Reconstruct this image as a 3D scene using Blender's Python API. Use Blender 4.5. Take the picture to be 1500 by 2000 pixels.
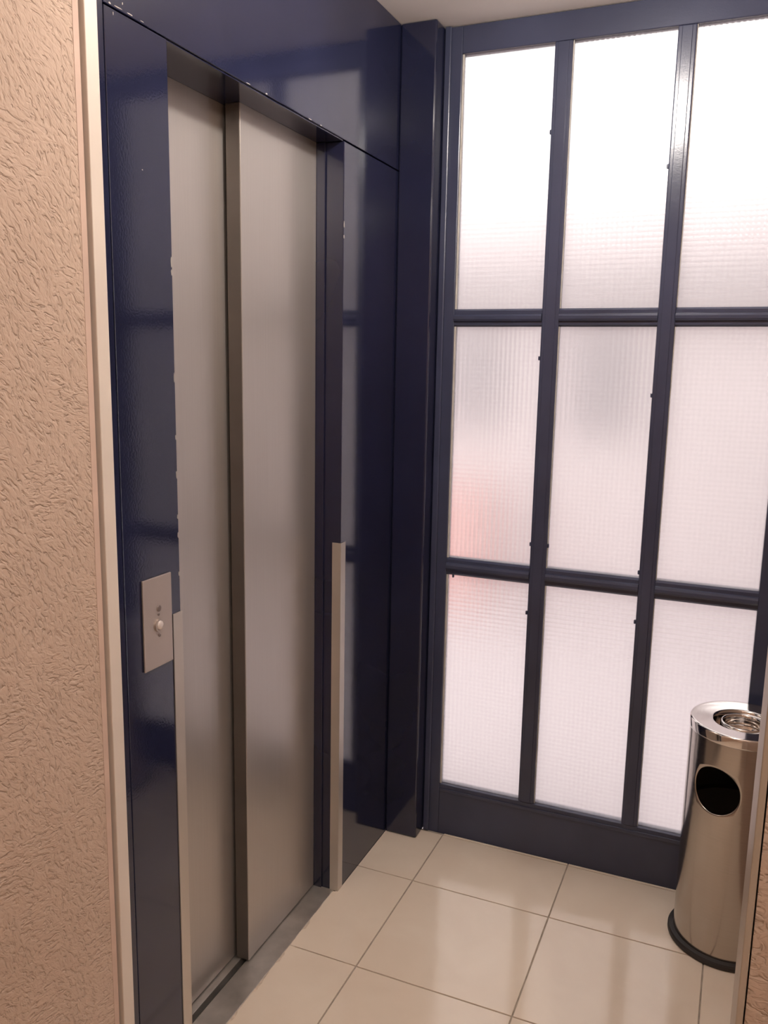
import bpy, bmesh, math, random
from mathutils import Matrix, Vector

# ------------------------------------------------------------------ reset
for o in list(bpy.data.objects):
    bpy.data.objects.remove(o, do_unlink=True)
scene = bpy.context.scene
C = scene.collection
random.seed(7)

# ------------------------------------------------------------------ camera
# metres; x = 0 is the elevator front, y = 0 the window wall, z = 0 the floor
F_PX = 1646.0
cam_d = bpy.data.cameras.new('camera')
cam_d.sensor_fit = 'AUTO'
cam_d.sensor_width = 36.0
cam_d.lens = 36.0 * F_PX / 2000.0
cam_d.clip_start = 0.02
cam = bpy.data.objects.new('camera', cam_d)
C.objects.link(cam)
_r = Vector((0.9191985, 0.39338133, 0.01803441))
_u = Vector((-0.0842225, 0.15164981, 0.98483953))
_f = Vector((-0.38468257, 0.90678193, -0.17252783))
cam.matrix_world = Matrix(((_r.x, _u.x, -_f.x, 0.9678),
                           (_r.y, _u.y, -_f.y, -2.4079),
                           (_r.z, _u.z, -_f.z, 1.5),
                           (0, 0, 0, 1)))
scene.camera = cam

# ------------------------------------------------------------------ world, exposure
world = bpy.data.worlds.new('overcast_sky')
scene.world = world
world.use_nodes = True
bg = world.node_tree.nodes['Background']
bg.inputs['Color'].default_value = (1.0, 0.965, 0.95, 1)
bg.inputs['Strength'].default_value = 2.3
LAMP_STRENGTH = 310.0
LAMP_COLOR = (1.0, 0.93, 0.86, 1)
HALL_FILL_STRENGTH = 350.0
vs = scene.view_settings
vs.view_transform = 'Standard'
vs.look = 'None'
vs.gamma = 1.0
vs.use_curve_mapping = False
vs.exposure = 0.3

# ------------------------------------------------------------------ materials
def mat_base(name, color, rough=0.5, metal=0.0, ior=None, spec=None):
    m = bpy.data.materials.new(name)
    m.use_nodes = True
    b = m.node_tree.nodes['Principled BSDF']
    b.inputs['Base Color'].default_value = (*color, 1)
    b.inputs['Roughness'].default_value = rough
    b.inputs['Metallic'].default_value = metal
    if ior:
        b.inputs['IOR'].default_value = ior
    return m, m.node_tree.nodes, m.node_tree.links, b

def coords(N, L, scale=(1, 1, 1), rot=(0, 0, 0), world_space=False):
    if world_space:
        g = N.new('ShaderNodeNewGeometry'); out = g.outputs['Position']
    else:
        t = N.new('ShaderNodeTexCoord'); out = t.outputs['Object']
    mp = N.new('ShaderNodeMapping')
    mp.inputs['Scale'].default_value = scale
    mp.inputs['Rotation'].default_value = rot
    L.new(out, mp.inputs['Vector'])
    return mp.outputs['Vector']

def noise(N, L, vec, scale, detail=2.0, distortion=0.0, rough=0.5):
    n = N.new('ShaderNodeTexNoise')
    n.inputs['Scale'].default_value = scale
    n.inputs['Detail'].default_value = detail
    n.inputs['Roughness'].default_value = rough
    n.inputs['Distortion'].default_value = distortion
    L.new(vec, n.inputs['Vector'])
    return n.outputs['Fac']

def ramp(N, L, fac, stops):
    r = N.new('ShaderNodeValToRGB')
    e = r.color_ramp.elements
    while len(e) < len(stops):
        e.new(0.5)
    for i, (p, c) in enumerate(stops):
        e[i].position = p
        e[i].color = (*c, 1) if len(c) == 3 else c
    L.new(fac, r.inputs['Fac'])
    return r.outputs['Color']

def bump(N, L, b, height, strength, dist):
    bp = N.new('ShaderNodeBump')
    bp.inputs['Strength'].default_value = strength
    bp.inputs['Distance'].default_value = dist
    L.new(height, bp.inputs['Height'])
    L.new(bp.outputs['Normal'], b.inputs['Normal'])
    return bp

def math_node(N, L, op, a, bb):
    n = N.new('ShaderNodeMath'); n.operation = op
    for i, v in enumerate((a, bb)):
        if v is None:
            continue
        if isinstance(v, (int, float)):
            n.inputs[i].default_value = v
        else:
            L.new(v, n.inputs[i])
    return n.outputs[0]

def make_paint(name, color, rough, ior=1.6, grain=1.0):
    m, N, L, b = mat_base(name, color, rough, ior=ior)
    v = coords(N, L, world_space=True)
    n1 = noise(N, L, v, 3.0, 3)
    c2 = tuple(min(1, x * 1.35) for x in color)
    L.new(ramp(N, L, n1, [(0.35, color), (0.7, c2)]), b.inputs['Base Color'])
    n2 = noise(N, L, v, 220.0, 2)
    n3 = noise(N, L, v, 7.0, 1)
    h = math_node(N, L, 'ADD', math_node(N, L, 'MULTIPLY', n2, 0.012), math_node(N, L, 'MULTIPLY', n3, 0.03))
    bump(N, L, b, h, 0.4 * grain, 0.012)
    return m

NAVY = make_paint('navy_gloss_paint', (0.0105, 0.0120, 0.031), 0.09, 1.60)
NAVY_FRAME = make_paint('navy_frame_paint', (0.036, 0.041, 0.074), 0.24, 1.5, 2.0)

def make_plaster():
    m, N, L, b = mat_base('salmon_plaster', (0.60, 0.43, 0.33), 0.75)
    v = coords(N, L, (1.0, 1.0, 1.0), world_space=True)
    big = noise(N, L, v, 2.2, 3)
    L.new(ramp(N, L, big, [(0.3, (0.485, 0.35, 0.265)), (0.7, (0.55, 0.405, 0.315))]), b.inputs['Base Color'])
    # short trowelled strokes in patches that lean different ways
    def strokes(ang, stretch, scale):
        m1 = N.new('ShaderNodeMapping'); m1.inputs['Rotation'].default_value = (ang, 0, 0)
        m2 = N.new('ShaderNodeMapping'); m2.inputs['Scale'].default_value = (1, stretch, 1)
        L.new(v, m1.inputs['Vector']); L.new(m1.outputs[0], m2.inputs['Vector'])
        return noise(N, L, m2.outputs[0], scale, 2.0, 0.8)
    a = strokes(-0.75, 2.3, 62.0)
    c = strokes(-0.35, 2.0, 68.0)
    d = strokes(-1.35, 2.2, 62.0)
    def mixf(f, p, q):
        mx = N.new('ShaderNodeMix'); mx.data_type = 'FLOAT'
        L.new(f, mx.inputs[0]); L.new(p, mx.inputs[2]); L.new(q, mx.inputs[3])
        return mx.outputs[0]
    s1 = ramp(N, L, noise(N, L, v, 16.0, 1), [(0.44, (0, 0, 0)), (0.56, (1, 1, 1))])
    off = N.new('ShaderNodeMapping'); off.inputs['Location'].default_value = (3.1, 5.7, 1.3)
    L.new(v, off.inputs['Vector'])
    s2 = ramp(N, L, noise(N, L, off.outputs[0], 13.0, 1), [(0.50, (0, 0, 0)), (0.62, (1, 1, 1))])
    h = ramp(N, L, mixf(s2, mixf(s1, a, c), d), [(0.34, (0, 0, 0)), (0.45, (0.7, 0.7, 0.7)), (0.64, (1, 1, 1))])
    bump(N, L, b, h, 0.8, 0.0034)
    return m
PLASTER = make_plaster()

def simple(name, color, rough, metal=0.0, var=0.12, scale=6.0, bscale=120, bstr=0.1, ior=None):
    m, N, L, b = mat_base(name, color, rough, metal, ior)
    v = coords(N, L, world_space=True)
    n = noise(N, L, v, scale, 3)
    lo = tuple(x * (1 - var) for x in color); hi = tuple(min(1, x * (1 + var)) for x in color)
    L.new(ramp(N, L, n, [(0.3, lo), (0.7, hi)]), b.inputs['Base Color'])
    if bstr:
        bump(N, L, b, noise(N, L, v, bscale, 2), bstr, 0.001)
    return m

SMOOTH_PLASTER = simple('smooth_plaster_edge', (0.56, 0.40, 0.32), 0.7, bstr=0.2)
CEILING = simple('ceiling_paint', (0.90, 0.865, 0.85), 0.7, var=0.03)
CASING = simple('cream_casing_paint', (0.66, 0.57, 0.49), 0.42, var=0.05)
CASING_SHADED = simple('shaded_casing_paint', (0.40, 0.32, 0.25), 0.4, var=0.05)  # casing colour darkened: shade of its hall-facing side painted in
LIT_REVEAL = simple('lit_reveal_grey', (0.50, 0.47, 0.43), 0.8, var=0.15, scale=30)  # window light on the left reveals, put into a strip's colour
GROUT = simple('grey_grout', (0.36, 0.30, 0.245), 0.9, var=0.2, scale=40)
MORTAR = simple('pale_mortar', (0.60, 0.48, 0.38), 0.9, var=0.2, scale=60, bstr=0.6)
ALU = simple('matte_aluminium', (0.60, 0.55, 0.50), 0.42, 0.75, var=0.05)
ALU_SILL = simple('worn_sill_aluminium', (0.52, 0.485, 0.445), 0.42, 0.8, var=0.18, scale=14)
GROOVE = simple('dark_track', (0.03, 0.028, 0.026), 0.7)
BLACK = simple('black_rubber', (0.018, 0.014, 0.013), 0.55)
LINER = simple('black_bin_liner', (0.16, 0.14, 0.13), 0.8)
CHIP = simple('chipped_primer', (0.40, 0.36, 0.33), 0.8)
SHAFT = simple('shaft_wall', (0.10, 0.10, 0.10), 0.9)
PLATE = simple('satin_button_plate', (0.50, 0.43, 0.39), 0.36, 0.65, var=0.05)
PLATE_DARK = simple('button_recess', (0.20, 0.16, 0.15), 0.5, 0.4)
BUTTON = simple('white_button', (0.66, 0.58, 0.54), 0.3, 0.2)
OUT_WALL = simple('pale_outside_render', (0.64, 0.575, 0.58), 0.9, var=0.06, scale=1.5)
OUT_GROUND = simple('pale_outside_paving', (0.56, 0.50, 0.515), 0.9, var=0.05, scale=2)
OUT_SIDE = simple('grey_side_render', (0.30, 0.27, 0.28), 0.9, var=0.1, scale=2)
OUT_GREY = simple('grey_shutter_paint', (0.20, 0.18, 0.20), 0.6)
OUT_PINK = simple('pink_plastic', (0.72, 0.36, 0.32), 0.5)

def make_door_steel():
    m, N, L, b = mat_base('satin_door_steel', (0.58, 0.53, 0.485), 0.36, 0.72)
    v = coords(N, L, (1, 260, 1.2), world_space=True)
    n = noise(N, L, v, 3.0, 3)
    L.new(ramp(N, L, n, [(0.3, (0.47, 0.43, 0.40)), (0.7, (0.50, 0.46, 0.43))]), b.inputs['Base Color'])
    v2 = coords(N, L, (1, 1, 1), world_space=True)
    L.new(ramp(N, L, noise(N, L, v2, 4.0, 3), [(0.3, (0.32,) * 3), (0.7, (0.38,) * 3)]), b.inputs['Roughness'])
    return m
STEEL = make_door_steel()
STEEL_EDGE = simple('door_edge_steel', (0.16, 0.14, 0.125), 0.45, 0.6)

def make_bin_steel(name, rough, col):
    m, N, L, b = mat_base(name, col, rough, 1.0)
    v = coords(N, L, (1, 1, 90), world_space=True)
    n = noise(N, L, v, 4.0, 2)
    L.new(ramp(N, L, n, [(0.3, tuple(c * 0.95 for c in col)), (0.7, col)]), b.inputs['Base Color'])
    L.new(ramp(N, L, n, [(0.3, (rough * 0.85,) * 3), (0.7, (rough * 1.15,) * 3)]), b.inputs['Roughness'])
    return m
BIN_STEEL = make_bin_steel('polished_bin_steel', 0.17, (0.49, 0.44, 0.40))
CHROME = make_bin_steel('chrome_lid_steel', 0.09, (0.74, 0.70, 0.67))

def make_tile():
    m, N, L, b = mat_base('cream_ceramic_tile', (0.62, 0.51, 0.41), 0.10, ior=1.5)
    v = coords(N, L, world_space=True)
    n = noise(N, L, v, 5.0, 5, 0.6)
    L.new(ramp(N, L, n, [(0.3, (0.74, 0.62, 0.50)), (0.7, (0.79, 0.68, 0.56))]), b.inputs['Base Color'])
    L.new(ramp(N, L, n, [(0.3, (0.09,) * 3), (0.7, (0.15,) * 3)]), b.inputs['Roughness'])
    bump(N, L, b, noise(N, L, v, 9.0, 1), 0.05, 0.01)
    return m
TILE = make_tile()

def make_glass():
    m = bpy.data.materials.new('squared_obscure_glass')
    m.use_nodes = True
    N, L = m.node_tree.nodes, m.node_tree.links
    N.remove(N['Principled BSDF'])
    out = N['Material Output']
    g = N.new('ShaderNodeBsdfGlass')
    g.inputs['Color'].default_value = (0.97, 0.96, 0.96, 1)
    g.inputs['Roughness'].default_value = 0.27
    g.inputs['IOR'].default_value = 1.45
    t = N.new('ShaderNodeBsdfTranslucent')
    t.inputs['Color'].default_value = (0.95, 0.93, 0.93, 1)
    mx = N.new('ShaderNodeMixShader'); mx.inputs[0].default_value = 0.18
    L.new(g.outputs[0], mx.inputs[1]); L.new(t.outputs[0], mx.inputs[2])
    L.new(mx.outputs[0], out.inputs['Surface'])
    # cast pattern: a grid of small squares, about 13 mm
    v = coords(N, L, (1, 1, 1), world_space=True)
    wob = N.new('ShaderNodeTexNoise'); wob.inputs['Scale'].default_value = 3.0
    L.new(v, wob.inputs['Vector'])
    sx = N.new('ShaderNodeSeparateXYZ'); L.new(v, sx.inputs[0])
    def wave(s):
        a = math_node(N, L, 'MULTIPLY', s, 2 * math.pi / 0.0135)
        return math_node(N, L, 'SINE', a, None)
    h = math_node(N, L, 'ADD', wave(sx.outputs['X']), wave(sx.outputs['Z']))
    bp = N.new('ShaderNodeBump'); bp.inputs['Strength'].default_value = 0.5
    bp.inputs['Distance'].default_value = 0.0006
    L.new(h, bp.inputs['Height'])
    L.new(bp.outputs[0], g.inputs['Normal']); L.new(bp.outputs[0], t.inputs['Normal'])
    return m
GLASS = make_glass()

def emission(name, color, strength):
    m = bpy.data.materials.new(name); m.use_nodes = True
    N, L = m.node_tree.nodes, m.node_tree.links
    N.remove(N['Principled BSDF'])
    e = N.new('ShaderNodeEmission')
    e.inputs['Color'].default_value = color
    e.inputs['Strength'].default_value = strength
    L.new(e.outputs[0], N['Material Output'].inputs['Surface'])
    return m

# ------------------------------------------------------------------ mesh helpers
def add_box(bm, x0, x1, y0, y1, z0, z1, bev=0.0):
    vs_ = [bm.verts.new(p) for p in ((x0, y0, z0), (x1, y0, z0), (x1, y1, z0), (x0, y1, z0),
                                     (x0, y0, z1), (x1, y0, z1), (x1, y1, z1), (x0, y1, z1))]
    fs = [bm.faces.new([vs_[i] for i in q]) for q in
          ((3, 2, 1, 0), (4, 5, 6, 7), (0, 1, 5, 4), (1, 2, 6, 5), (2, 3, 7, 6), (3, 0, 4, 7))]
    if bev > 0:
        ed = {e for f in fs for e in f.edges}
        bmesh.ops.bevel(bm, geom=list(ed), offset=bev, segments=2, profile=0.5, affect='EDGES')

def lathe(bm, prof, n=96, closed=False):
    rings = []
    for r, z in prof:
        rings.append([bm.verts.new((r * math.cos(2 * math.pi * i / n), r * math.sin(2 * math.pi * i / n), z)) for i in range(n)])
    for a, b in zip(rings, rings[1:]):
        for i in range(n):
            bm.faces.new((a[i], a[(i + 1) % n], b[(i + 1) % n], b[i]))
    return rings

def obj(name, bm, m, parent=None, smooth=False, recalc=True):
    if recalc:
        bmesh.ops.recalc_face_normals(bm, faces=bm.faces)
    me = bpy.data.meshes.new(name)
    bm.to_mesh(me); bm.free()
    for p in me.polygons:
        p.use_smooth = smooth
    me.materials.append(m)
    o = bpy.data.objects.new(name, me)
    C.objects.link(o)
    if parent:
        o.parent = parent
        o.matrix_parent_inverse = parent.matrix_world.inverted() if False else Matrix()
    return o

def box(name, b, m, parent=None, bev=0.0, rel=None):
    bm = bmesh.new()
    x0, x1, y0, y1, z0, z1 = b
    if parent is not None and rel is None:
        l = parent_world(parent)
        x0 -= l.x; x1 -= l.x; y0 -= l.y; y1 -= l.y; z0 -= l.z; z1 -= l.z
    add_box(bm, x0, x1, y0, y1, z0, z1, bev)
    return obj(name, bm, m, parent)

def parent_world(o):
    l = Vector()
    while o:
        l += o.location
        o = o.parent
    return l

def tag(o, label=None, cat=None, group=None, kind=None):
    if label: o['label'] = label
    if cat: o['category'] = cat
    if group: o['group'] = group
    if kind: o['kind'] = kind
    return o

def empty(name, loc=(0, 0, 0)):
    o = bpy.data.objects.new(name, None)
    o.empty_display_size = 0.05
    C.objects.link(o)
    o.location = loc
    return o

def struct(o, label, cat):
    return tag(o, label, cat, kind='structure')

CEIL_Z = 2.43
TRIM_Y = -1.3265         # where the plaster of the left wall stops
HALL_Y = -3.7
HALL_X = 2.3

# ------------------------------------------------------------------ floor
floor = struct(box('floor', (-0.02, HALL_X, HALL_Y, 0.0, -0.10, -0.0035), GROUT),
               'glossy cream tiled floor in front of the elevator', 'floor')
GX = [-0.012] + [0.1795 + 0.4035 * k for k in range(6)]
GX = [g for g in GX if g < HALL_X - 0.05] + [HALL_X]
GY = [0.0, -0.012] + [-0.282 - 0.3955 * k for k in range(9)]
GY = [g for g in GY if g > HALL_Y + 0.05] + [HALL_Y]
J = 0.0018
tile_meshes = {}
def tile(x0, x1, y0, y1):
    key = (round(x1 - x0, 4), round(y1 - y0, 4))
    if key not in tile_meshes:
        bm = bmesh.new()
        w, d = x1 - x0 - 2 * J, y1 - y0 - 2 * J
        add_box(bm, -w / 2, w / 2, -d / 2, d / 2, -0.0040, 0.0)
        top = [e for e in bm.edges if all(v.co.z > -1e-4 for v in e.verts)]
        bmesh.ops.bevel(bm, geom=top, offset=0.0008, segments=1, affect='EDGES')
        o = obj('tile', bm, TILE, floor)
        tile_meshes[key] = o.data
    else:
        o = bpy.data.objects.new('tile', tile_meshes[key])
        C.objects.link(o); o.parent = floor
    o.location = ((x0 + x1) / 2, (y0 + y1) / 2, 0.0)
for i in range(len(GX) - 1):
    for k in range(1, len(GY) - 1):
        if i == 0:
            continue
        tile(GX[i], GX[i + 1], GY[k + 1], GY[k])
# the row against the sill was cut by hand: its edge is uneven
def cut_tile(y0, y1):
    bm = bmesh.new()
    y0 += J; y1 -= J
    n = max(4, int((y1 - y0) / 0.012))
    top, bot = [], []
    off = 0.0
    for q in range(n + 1):
        y = y0 + (y1 - y0) * q / n
        if q % 3 == 0:
            off = random.choice([0.0, 0.0, 0.002, 0.005, -0.003])
        x = -0.010 + off + random.uniform(-0.0015, 0.0015)
        if y > -0.43 or y < -1.11:
            x = max(x, 0.001)
        top.append((x, y)); bot.append((x, y))
    pts = top + [(GX[1] - J, y1), (GX[1] - J, y0)]
    a = [bm.verts.new((x, y, 0.0)) for x, y in pts]
    b = [bm.verts.new((x, y, -0.0040)) for x, y in pts]
    bm.faces.new(a); bm.faces.new(list(reversed(b)))
    for q in range(len(pts)):
        r = (q + 1) % len(pts)
        bm.faces.new((a[q], b[q], b[r], a[r]))
    obj('tile', bm, TILE, floor)
for k in range(1, len(GY) - 1):
    cut_tile(GY[k + 1], GY[k])
# narrow slips of tile under the window
for i in range(1, len(GX) - 1):
    if GX[i] < 1.2:
        tile(GX[i], min(GX[i + 1], 1.2), GY[1], GY[0])
mort = box('mortar_strip', (-0.019, 0.004, -1.118, -0.424, -0.0045, -0.0006), MORTAR, floor)

# ------------------------------------------------------------------ room shell
struct(box('ceiling', (-0.02, HALL_X, HALL_Y, 0.04, CEIL_Z, CEIL_Z + 0.1), CEILING),
       'off-white painted ceiling above the window', 'ceiling')
wl = struct(box('wall_left', (-0.12, 0.0, HALL_Y, TRIM_Y - 0.0185, -0.05, CEIL_Z), PLASTER),
            'salmon rough plaster wall left of the elevator', 'wall')
box('plaster_edge', (-0.10, 0.0006, TRIM_Y - 0.0185, TRIM_Y - 0.0062, -0.02, CEIL_Z), SMOOTH_PLASTER, wl)
struct(box('wall_shaft', (-0.34, -0.24, TRIM_Y - 0.3, 0.3, -0.1, CEIL_Z + 0.1), SHAFT),
       'dark elevator shaft wall behind the sliding doors', 'wall')
struct(box('wall_niche', (1.205, 1.32, -1.18, 0.06, -0.05, CEIL_Z), PLASTER),
       'salmon plaster side wall beside the trash bin', 'wall')
struct(box('wall_right', (1.0275, HALL_X, -1.42, -1.30, -0.05, CEIL_Z), PLASTER),
       'salmon rough plaster wall at the right foreground edge', 'wall')
box_w = struct(box('wall_back', (-0.12, HALL_X + 0.1, HALL_Y - 0.1, HALL_Y, -0.05, CEIL_Z), PLASTER),
               'salmon plaster wall behind the viewer', 'wall')
struct(box('wall_hall', (HALL_X, HALL_X + 0.1, HALL_Y, -1.30, -0.05, CEIL_Z), PLASTER),
       'salmon plaster hall wall far to the right', 'wall')

# casing boards
struct(box('trim_1', (-0.10, 0.0065, TRIM_Y, TRIM_Y + 0.0285, 0.0, CEIL_Z), CASING, bev=0.0015),
       'cream vertical casing strip between plaster wall and elevator', 'trim')
struct(box('trim_2', (1.0175, 1.0255, -1.4235, -1.296, 0.0, CEIL_Z), CASING_SHADED, bev=0.0015),
       'vertical casing strip on the right wall edge, shade put into its colour', 'trim')

# ------------------------------------------------------------------ corner post
post = struct(box('trim_3', (0.001, 0.107, -0.070, 0.028, 0.0, CEIL_Z - 0.001), NAVY, bev=0.005),
              'navy blue painted corner post between elevator and window', 'post')

# ------------------------------------------------------------------ window
win = struct(empty('window_1', (0.62, 0.0, 0.0)),
             'large navy framed window with nine obscure glass panes', 'window')
COLS = [(0.158, 0.417), (0.4655, 0.7295), (0.775, 1.041)]
ROWS = [(0.168, 0.863), (0.917, 1.613), (1.663, 2.356)]
FD = 0.036   # frame depth
FR = NAVY_FRAME
WR = 1.203   # right end
box('stile', (0.109, COLS[0][0], 0.0, FD, -0.06, CEIL_Z - 0.002), FR, win, bev=0.002)
box('stile', (COLS[2][1], 1.100, 0.0, FD, -0.06, CEIL_Z - 0.002), FR, win, bev=0.002)
box('frame_post', (1.102, WR, -0.03, 0.028, 0.0, CEIL_Z - 0.002), FR, win, bev=0.003)
box('stile_bead', (0.109, 0.128, -0.010, -0.0002, 0.0, CEIL_Z - 0.002), FR, win, bev=0.003)
for a, b in ((COLS[0][1], COLS[1][0]), (COLS[1][1], COLS[2][0])):
    m_ = box('mullion', (a, b, 0.0, FD, ROWS[0][0], ROWS[2][1]), FR, win, bev=0.003)
    box('mullion_ridge', (a + 0.010, b - 0.010, -0.003, 0.0005, ROWS[0][0] + 0.002, ROWS[2][1] - 0.002), FR, m_, bev=0.0014)
box('bottom_rail', (COLS[0][0], COLS[2][1], 0.0, FD, -0.06, ROWS[0][0]), FR, win, bev=0.002)
box('rail_bead', (COLS[0][0] + 0.001, COLS[2][1] - 0.001, -0.004, -0.0002, ROWS[0][0] - 0.024, ROWS[0][0] - 0.012), FR, win, bev=0.002)
box('top_rail', (COLS[0][0], COLS[2][1], 0.0, FD, ROWS[2][1], CEIL_Z - 0.002), FR, win, bev=0.002)
def transom(x0, x1, z0, z1):
    """moulded glazing bar: stepped profile with a rounded nose"""
    bm = bmesh.new()
    zc, h = (z0 + z1) / 2, (z1 - z0) / 2
    prof = [(FD, -h), (0.010, -h), (0.004, -h * 0.80), (0.004, -h * 0.45), (-0.002, -h * 0.38), (-0.005, -h * 0.15),
            (-0.005, h * 0.15), (-0.002, h * 0.38), (0.004, h * 0.45), (0.004, h * 0.80), (0.010, h), (FD, h)]
    A = [bm.verts.new((x0 - 0.62, y, zc + z)) for y, z in prof]
    B = [bm.verts.new((x1 - 0.62, y, zc + z)) for y, z in prof]
    n = len(prof)
    for i in range(n):
        k = (i + 1) % n
        bm.faces.new((A[i], A[k], B[k], B[i]))
    bm.faces.new(list(reversed(A))); bm.faces.new(B)
    obj('transom', bm, FR, win)
for (x0, x1) in COLS:
    transom(x0, x1, ROWS[0][1], ROWS[1][0])
    transom(x0, x1, ROWS[1][1], ROWS[2][0])
GY0 = 0.013
def bead(parent, x0, x1, z0, z1):
    """pale strip along one side of a pane: window light on the reveal, as colour"""
    bm = bmesh.new()
    t = 0.004 if x0 < 0.2 else 0.002
    add_box(bm, x0, x0 + t, GY0 - 0.006, GY0 - 0.0003, z0, z1)
    l = parent_world(parent)
    bmesh.ops.translate(bm, verts=bm.verts, vec=-l)
    return obj('lit_reveal_bead', bm, LIT_REVEAL, parent)
for (z0, z1) in ROWS:
    for (x0, x1) in COLS:
        p = box('pane', (x0, x1, GY0, GY0 + 0.005, z0, z1), GLASS, win)
        bead(p, x0, x1, z0, z1)
# small dried paint drips along the glazing bars
for (x, z) in ((0.415, 1.525), (0.728, 1.43), (0.416, 0.985), (0.728, 0.935), (0.414, 0.775), (0.727, 0.79),
               (0.180, 0.862), (0.468, 0.985), (0.416, 2.13), (0.728, 2.02)):
    box('paint_drip', (x - 0.003, x + 0.003, 0.002, 0.009, z - 0.006, z + 0.006), FR, win, bev=0.002)

# ------------------------------------------------------------------ elevator
YL, YR, HD = -1.1195, -0.4200, 2.0425
elev = tag(empty('elevator', (0.0, (YL + YR) / 2, 0.0)),
           'elevator entrance with navy painted surround and steel sliding doors', 'elevator')
Y0, Y1 = TRIM_Y + 0.030, 0.028
box('edge_strip', (-0.10, 0.001, Y0, Y0 + 0.017, 0.0, CEIL_Z - 0.001), NAVY, elev, bev=0.001)
lp = box('side_panel', (-0.20, 0.0, Y0 + 0.020, YL, -0.05, HD), NAVY, elev, bev=0.0015)
rp = box('side_panel', (-0.20, 0.0, YR, Y1, -0.05, HD - 0.001), NAVY, elev, bev=0.0015)
hp = box('header_panel', (-0.20, 0.0, Y0 + 0.020, Y1, HD + 0.0025, CEIL_Z - 0.001), NAVY, elev, bev=0.0015)
box('lintel', (-0.20, -0.004, YL, YR, HD - 0.0005, HD + 0.0022), NAVY, elev)
# inner jamb return beside the right door
box('jamb', (-0.19, -0.050, YR - 0.006, YR - 0.0005, 0.0006, HD - 0.001), NAVY, elev, bev=0.001)
# doors (telescopic pair: the right leaf runs in front)
def door(x0, x1, y0, y1):
    d = box('door_panel', (x0, x1, y0, y1, 0.004, HD + 0.0), STEEL, elev, bev=0.0012)
    return d
door(-0.150, -0.117, YL + 0.001, -0.758)
rd = door(-0.110, -0.074, -0.7765, YR - 0.007)
box('leading_edge', (-0.1085, -0.0755, -0.7785, -0.7766, 0.006, HD - 0.002), STEEL_EDGE, rd)
# sill with two running grooves
sill = empty('sill', (0, 0, 0)); sill.parent = elev
sx = [(-0.020, -0.083), (-0.0985, -0.127), (-0.142, -0.235)]
for a, b in sx:
    box('sill_bar', (b, a + (0.008 if a == -0.020 else 0), YL, YR, -0.03, 0.0005), ALU_SILL, sill, bev=0.0008)
box('track', (-0.15, -0.07, YL, YR, -0.034, -0.020), GROOVE, sill)
# corner guards
def guard(y, s, dx=0.0):
    bm = bmesh.new()
    t, w = 0.0022, 0.026
    zt = 1.026
    pts = [(t, y - s * t), (t, y + s * w), (0.0003, y + s * w), (0.0003, y - s * 0.0003), (-0.024, y - s * 0.0003), (-0.024, y - s * t)]
    if s < 0:
        pts = pts
    l = parent_world(elev)
    A = [bm.verts.new((x + dx - l.x, yy - l.y, 0.0)) for x, yy in pts]
    B = [bm.verts.new((x + dx - l.x, yy - l.y, zt)) for x, yy in pts]
    n = len(pts)
    for i in range(n):
        k = (i + 1) % n
        bm.faces.new((A[i], A[k], B[k], B[i]))
    bm.faces.new(A); bm.faces.new(B)
    return tag(obj('corner_guard', bm, ALU, elev), 'pale aluminium corner guard')
guard(YR, 1)
guard(YL, -1)
# call plate
cp = box('call_panel', (0.0004, 0.0045, -1.2335, -1.1515, 0.9385, 1.1105), PLATE, elev, bev=0.0012)
tag(cp, 'satin metal call plate')
def disc(name, y, z, r, h, m, parent, x=0.0045, ring=False, n=32):
    bm = bmesh.new()
    if ring:
        prof = [(r, 0), (r, h), (r * 0.72, h), (r * 0.72, 0)]
    else:
        prof = [(r, 0), (r, h * 0.7), (r * 0.85, h), (0.0001, h)]
    lathe(bm, prof, n)
    bmesh.ops.rotate(bm, verts=bm.verts, cent=(0, 0, 0), matrix=Matrix.Rotation(math.pi / 2, 3, 'Y'))
    l = parent_world(parent)
    bmesh.ops.translate(bm, verts=bm.verts, vec=Vector((x, y, z)) - l)
    return obj(name, bm, m, parent, smooth=not ring)
disc('button_ring', -1.1915, 1.0185, 0.0125, 0.003, PLATE, cp, ring=True)
disc('button', -1.1915, 1.0185, 0.0085, 0.005, BUTTON, cp)
disc('indicator_lamp', -1.1905, 1.0500, 0.0060, 0.0015, PLATE_DARK, cp)
disc('indicator_lamp', -1.1920, 1.0390, 0.0025, 0.0015, PLATE_DARK, cp)
disc('screw', -1.1910, 0.9990, 0.0030, 0.0015, PLATE_DARK, cp)
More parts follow.
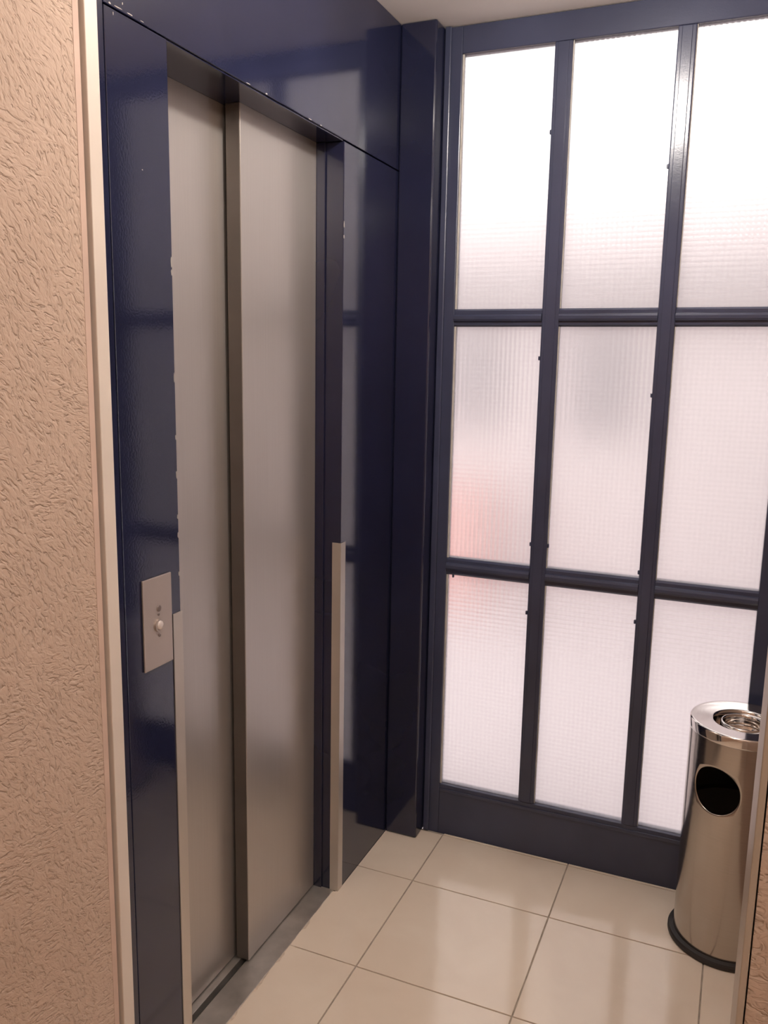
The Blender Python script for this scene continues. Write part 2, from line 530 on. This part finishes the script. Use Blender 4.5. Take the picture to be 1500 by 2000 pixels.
# flaked paint along the opening and at the top seam
def flake(y, z, w, h, s=1.0):
    bm = bmesh.new()
    n = 7
    pts = []
    for i in range(n):
        a = 2 * math.pi * i / n
        k = random.uniform(0.55, 1.0)
        pts.append((y + w * k * math.cos(a), z + h * k * math.sin(a)))
    l = parent_world(elev)
    dx = 0.0002
    A = [bm.verts.new((dx - 0.0002 - l.x, p - l.y, q - l.z)) for p, q in pts]
    B = [bm.verts.new((dx + 0.0004 - l.x, p - l.y, q - l.z)) for p, q in pts]
    bm.faces.new(B); bm.faces.new(list(reversed(A)))
    for i in range(n):
        k = (i + 1) % n
        bm.faces.new((A[i], A[k], B[k], B[i]))
    obj('paint_flake', bm, CHIP, elev)
for y, z, w, h in ((-1.1225, 1.675, .0025, .012), (-1.1225, 1.655, .002, .006), (-1.1222, 1.47, .002, .010), (-1.1222, 1.36, .002, .007),
                   (-1.1222, 1.29, .002, .012), (-1.1222, 1.21, .002, .006), (-1.1222, 1.175, .002, .008), (-1.1222, 1.10, .002, .005),
                   (-0.4175, 1.845, .0025, .010), (-0.4178, 1.815, .002, .006), (-0.79, 2.0470, .005, .0018), (-0.86, 2.0465, .012, .0010),
                   (-0.60, 2.0465, .010, .0010), (-0.545, 2.0465, .006, .0010), (-1.195, 1.815, .0016, .001),
                   (-1.262, 2.0485, .004, .002), (-1.243, 2.0488, .012, .0011), (-1.215, 2.0488, .010, .0010),
                   (-1.185, 2.0485, .006, .0008), (-1.232, 2.058, .0012, .003), (-1.250, 2.060, .001, .004), (-1.255, 2.036, .001, .003)):
    flake(y, z, w, h)

# ------------------------------------------------------------------ trash bin
BX, BY = 1.030, -0.168
tb = tag(empty('trash_bin', (BX, BY, 0.0)),
         'tall polished steel cylinder trash bin with round side hole and ashtray top', 'trash bin')
RB, ZB0, ZB1 = 0.128, 0.016, 0.600
def bin_body():
    bm = bmesh.new()
    n = 96
    dth = 2 * math.pi / n
    az, zc, rh = math.radians(-115.0), 0.467, 0.061
    cell = RB * dth
    half = 9                                  # cells from the hole centre to the patch edge
    lo = zc - half * cell; hi = zc + half * cell
    rows = [ZB0 + (lo - ZB0) * i / 30 for i in range(30)] + [lo + cell * i for i in range(2 * half + 1)]
    rows += [hi + (ZB1 - hi) * (i + 1) / 6 for i in range(6)]
    def P(s, z):                              # s: arc length from the hole centre
        a = az + s / RB
        return bm.verts.new((RB * math.cos(a), RB * math.sin(a), z))
    grid = {}
    r0 = 30
    def V(i, r):
        i = i % n
        if (i, r) not in grid:
            s = (i - half) * cell
            grid[(i, r)] = P(s, rows[r])
        return grid[(i, r)]
    for r in range(len(rows) - 1):
        for i in range(n):
            if i < 2 * half and r0 <= r < r0 + 2 * half:
                continue
            bm.faces.new((V(i, r), V(i + 1, r), V(i + 1, r + 1), V(i, r + 1)))
    m = 2 * half
    loop = [(i, r0) for i in range(m)] + [(m, r0 + k) for k in range(m)] + [(m - i, r0 + m) for i in range(m)] + [(0, r0 + m - k) for k in range(m)]
    outer = [V(*q) for q in loop]
    oc = [((i - half) * cell, rows[r] - zc) for i, r in loop]
    prev = outer
    for t in (0.4, 0.75, 1.0):
        ring = []
        for (s, z) in oc:
            a = math.atan2(z, s)
            cs, cz = rh * math.cos(a), rh * math.sin(a)
            ring.append(P(s + (cs - s) * t, zc + z + (cz - z) * t))
        k = len(ring)
        for q in range(k):
            bm.faces.new((prev[q], prev[(q + 1) % k], ring[(q + 1) % k], ring[q]))
        prev = ring
    # turned-in lip of the hole
    lip = [bm.verts.new((v.co.x * 0.985, v.co.y * 0.985, v.co.z)) for v in prev]
    for q in range(len(lip)):
        bm.faces.new((prev[q], prev[(q + 1) % len(lip)], lip[(q + 1) % len(lip)], lip[q]))
    return obj('body', bm, BIN_STEEL, tb, smooth=True)
bin_body()
bm = bmesh.new()
lathe(bm, [(0.0001, 0.0), (0.139, 0.0), (0.142, 0.003), (0.142, 0.011), (0.139, 0.016), (0.1285, 0.019), (0.1285, 0.016)])
obj('base_ring', bm, BLACK, tb, smooth=False)
bm = bmesh.new()
lathe(bm, [(0.0001, 0.03), (0.120, 0.03), (0.1255, 0.05), (0.1255, 0.36), (0.118, 0.37), (0.118, 0.05)])
obj('liner', bm, LINER, tb, smooth=True)
bm = bmesh.new()
lathe(bm, [(0.1285, 0.592), (0.1295, 0.592), (0.1300, 0.596), (0.1300, 0.612), (0.1290, 0.6165), (0.1265, 0.619), (0.123, 0.6195),
           (0.118, 0.6185), (0.078, 0.6165), (0.0745, 0.6155), (0.0720, 0.612), (0.0705, 0.600), (0.069, 0.580), (0.064, 0.566), (0.050, 0.560), (0.0001, 0.559)])
lid = obj('ashtray_lid', bm, CHROME, tb, smooth=True)
bm = bmesh.new()
pr = [(0.052 + 0.0045 * math.cos(a), 0.600 + 0.014 * math.sin(a)) for a in [2 * math.pi * i / 14 for i in range(15)]]
lathe(bm, pr)
obj('ashtray_ring', bm, CHROME, lid, smooth=True)

# ------------------------------------------------------------------ ceiling lamp and added hall fill
def globe_light(loc, strength, label):
    t = tag(empty('ceiling_light', loc), label, 'ceiling light')
    bm = bmesh.new()
    lathe(bm, [(0.0005, 0.0), (0.062, 0.0), (0.064, -0.006), (0.058, -0.018), (0.040, -0.022), (0.0005, -0.022)], 48)
    obj('mount', bm, CEILING, t, smooth=True)
    bm = bmesh.new()
    lathe(bm, [(max(0.0005, 0.046 * math.sin(a)), -0.062 + 0.046 * math.cos(a)) for a in [math.pi * (0.14 + 0.86 * i / 16) for i in range(17)]], 48)
    obj('globe', bm, emission('warm_lamp_light', LAMP_COLOR, strength), t, smooth=True)
    return t
globe_light((0.65, -0.86, CEIL_Z - 0.0005), LAMP_STRENGTH, 'small opal globe ceiling light above the elevator lobby')
globe_light((1.55, -2.65, CEIL_Z - 0.0005), HALL_FILL_STRENGTH, 'added unseen globe light in the hall behind, as fill')  # unseen lamp added to lift the frame, post, right wall and floor

# ------------------------------------------------------------------ courtyard behind the obscure glass
struct(box('ground_courtyard', (-8, 10, 0.04, 12, -0.25, -0.12), OUT_GROUND), 'pale paved courtyard beyond the obscure glass', 'ground')
cw = tag(empty('courtyard_building', (0.0, 3.5, -0.12)), 'low pale building blurred behind the obscure glass panes', 'building')
box('wall', (-8, 2.95, 3.5, 3.8, -0.12, 2.72), OUT_WALL, cw)
for x in (-0.85, 0.05):
    f = box('shutter', (x - 0.22, x + 0.24, 3.46, 3.498, 1.05, 1.75), OUT_GREY, cw, bev=0.01)
    for k in range(6):
        box('slat', (x - 0.19, x + 0.21, 3.447, 3.459, 1.09 + k * 0.105, 1.16 + k * 0.105), OUT_GREY, f)
box('eave', (-4, 2.94, 3.2, 3.499, 1.95, 2.16), OUT_SIDE, cw, bev=0.02)
cr = tag(empty('storage_crate', (-0.85, 3.1, -0.12)), 'pink crate blurred behind the leftmost middle pane', 'crate')
box('body', (-1.08, -0.62, 2.9, 3.3, -0.12, 0.62), OUT_PINK, cr, bev=0.02)
box('lid', (-1.10, -0.60, 2.88, 3.32, 0.621, 0.68), OUT_PINK, cr, bev=0.015)

sb = struct(empty('side_light_block', (4.0, 4.0, -0.12)), 'added unseen building-shaped block that darkens reflections, beside the courtyard', 'building')  # added out of view to darken what the left elevator panel mirrors
box('wall', (3.2, 6.0, 0.6, 11.0, -0.12, 6.5), OUT_SIDE, sb)
box('roof_edge', (3.05, 6.1, 0.5, 11.1, 6.501, 6.7), OUT_WALL, sb)
for k in range(3):
    for zz in (1.0, 3.6):
        w_ = box('window', (3.15, 3.199, 1.6 + 2.6 * k, 2.8 + 2.6 * k, zz, zz + 1.4), OUT_WALL, sb)
        box('glazing', (3.14, 3.149, 1.7 + 2.6 * k, 2.7 + 2.6 * k, zz + 0.1, zz + 1.3), OUT_GREY, w_)

bpy.context.view_layer.update()
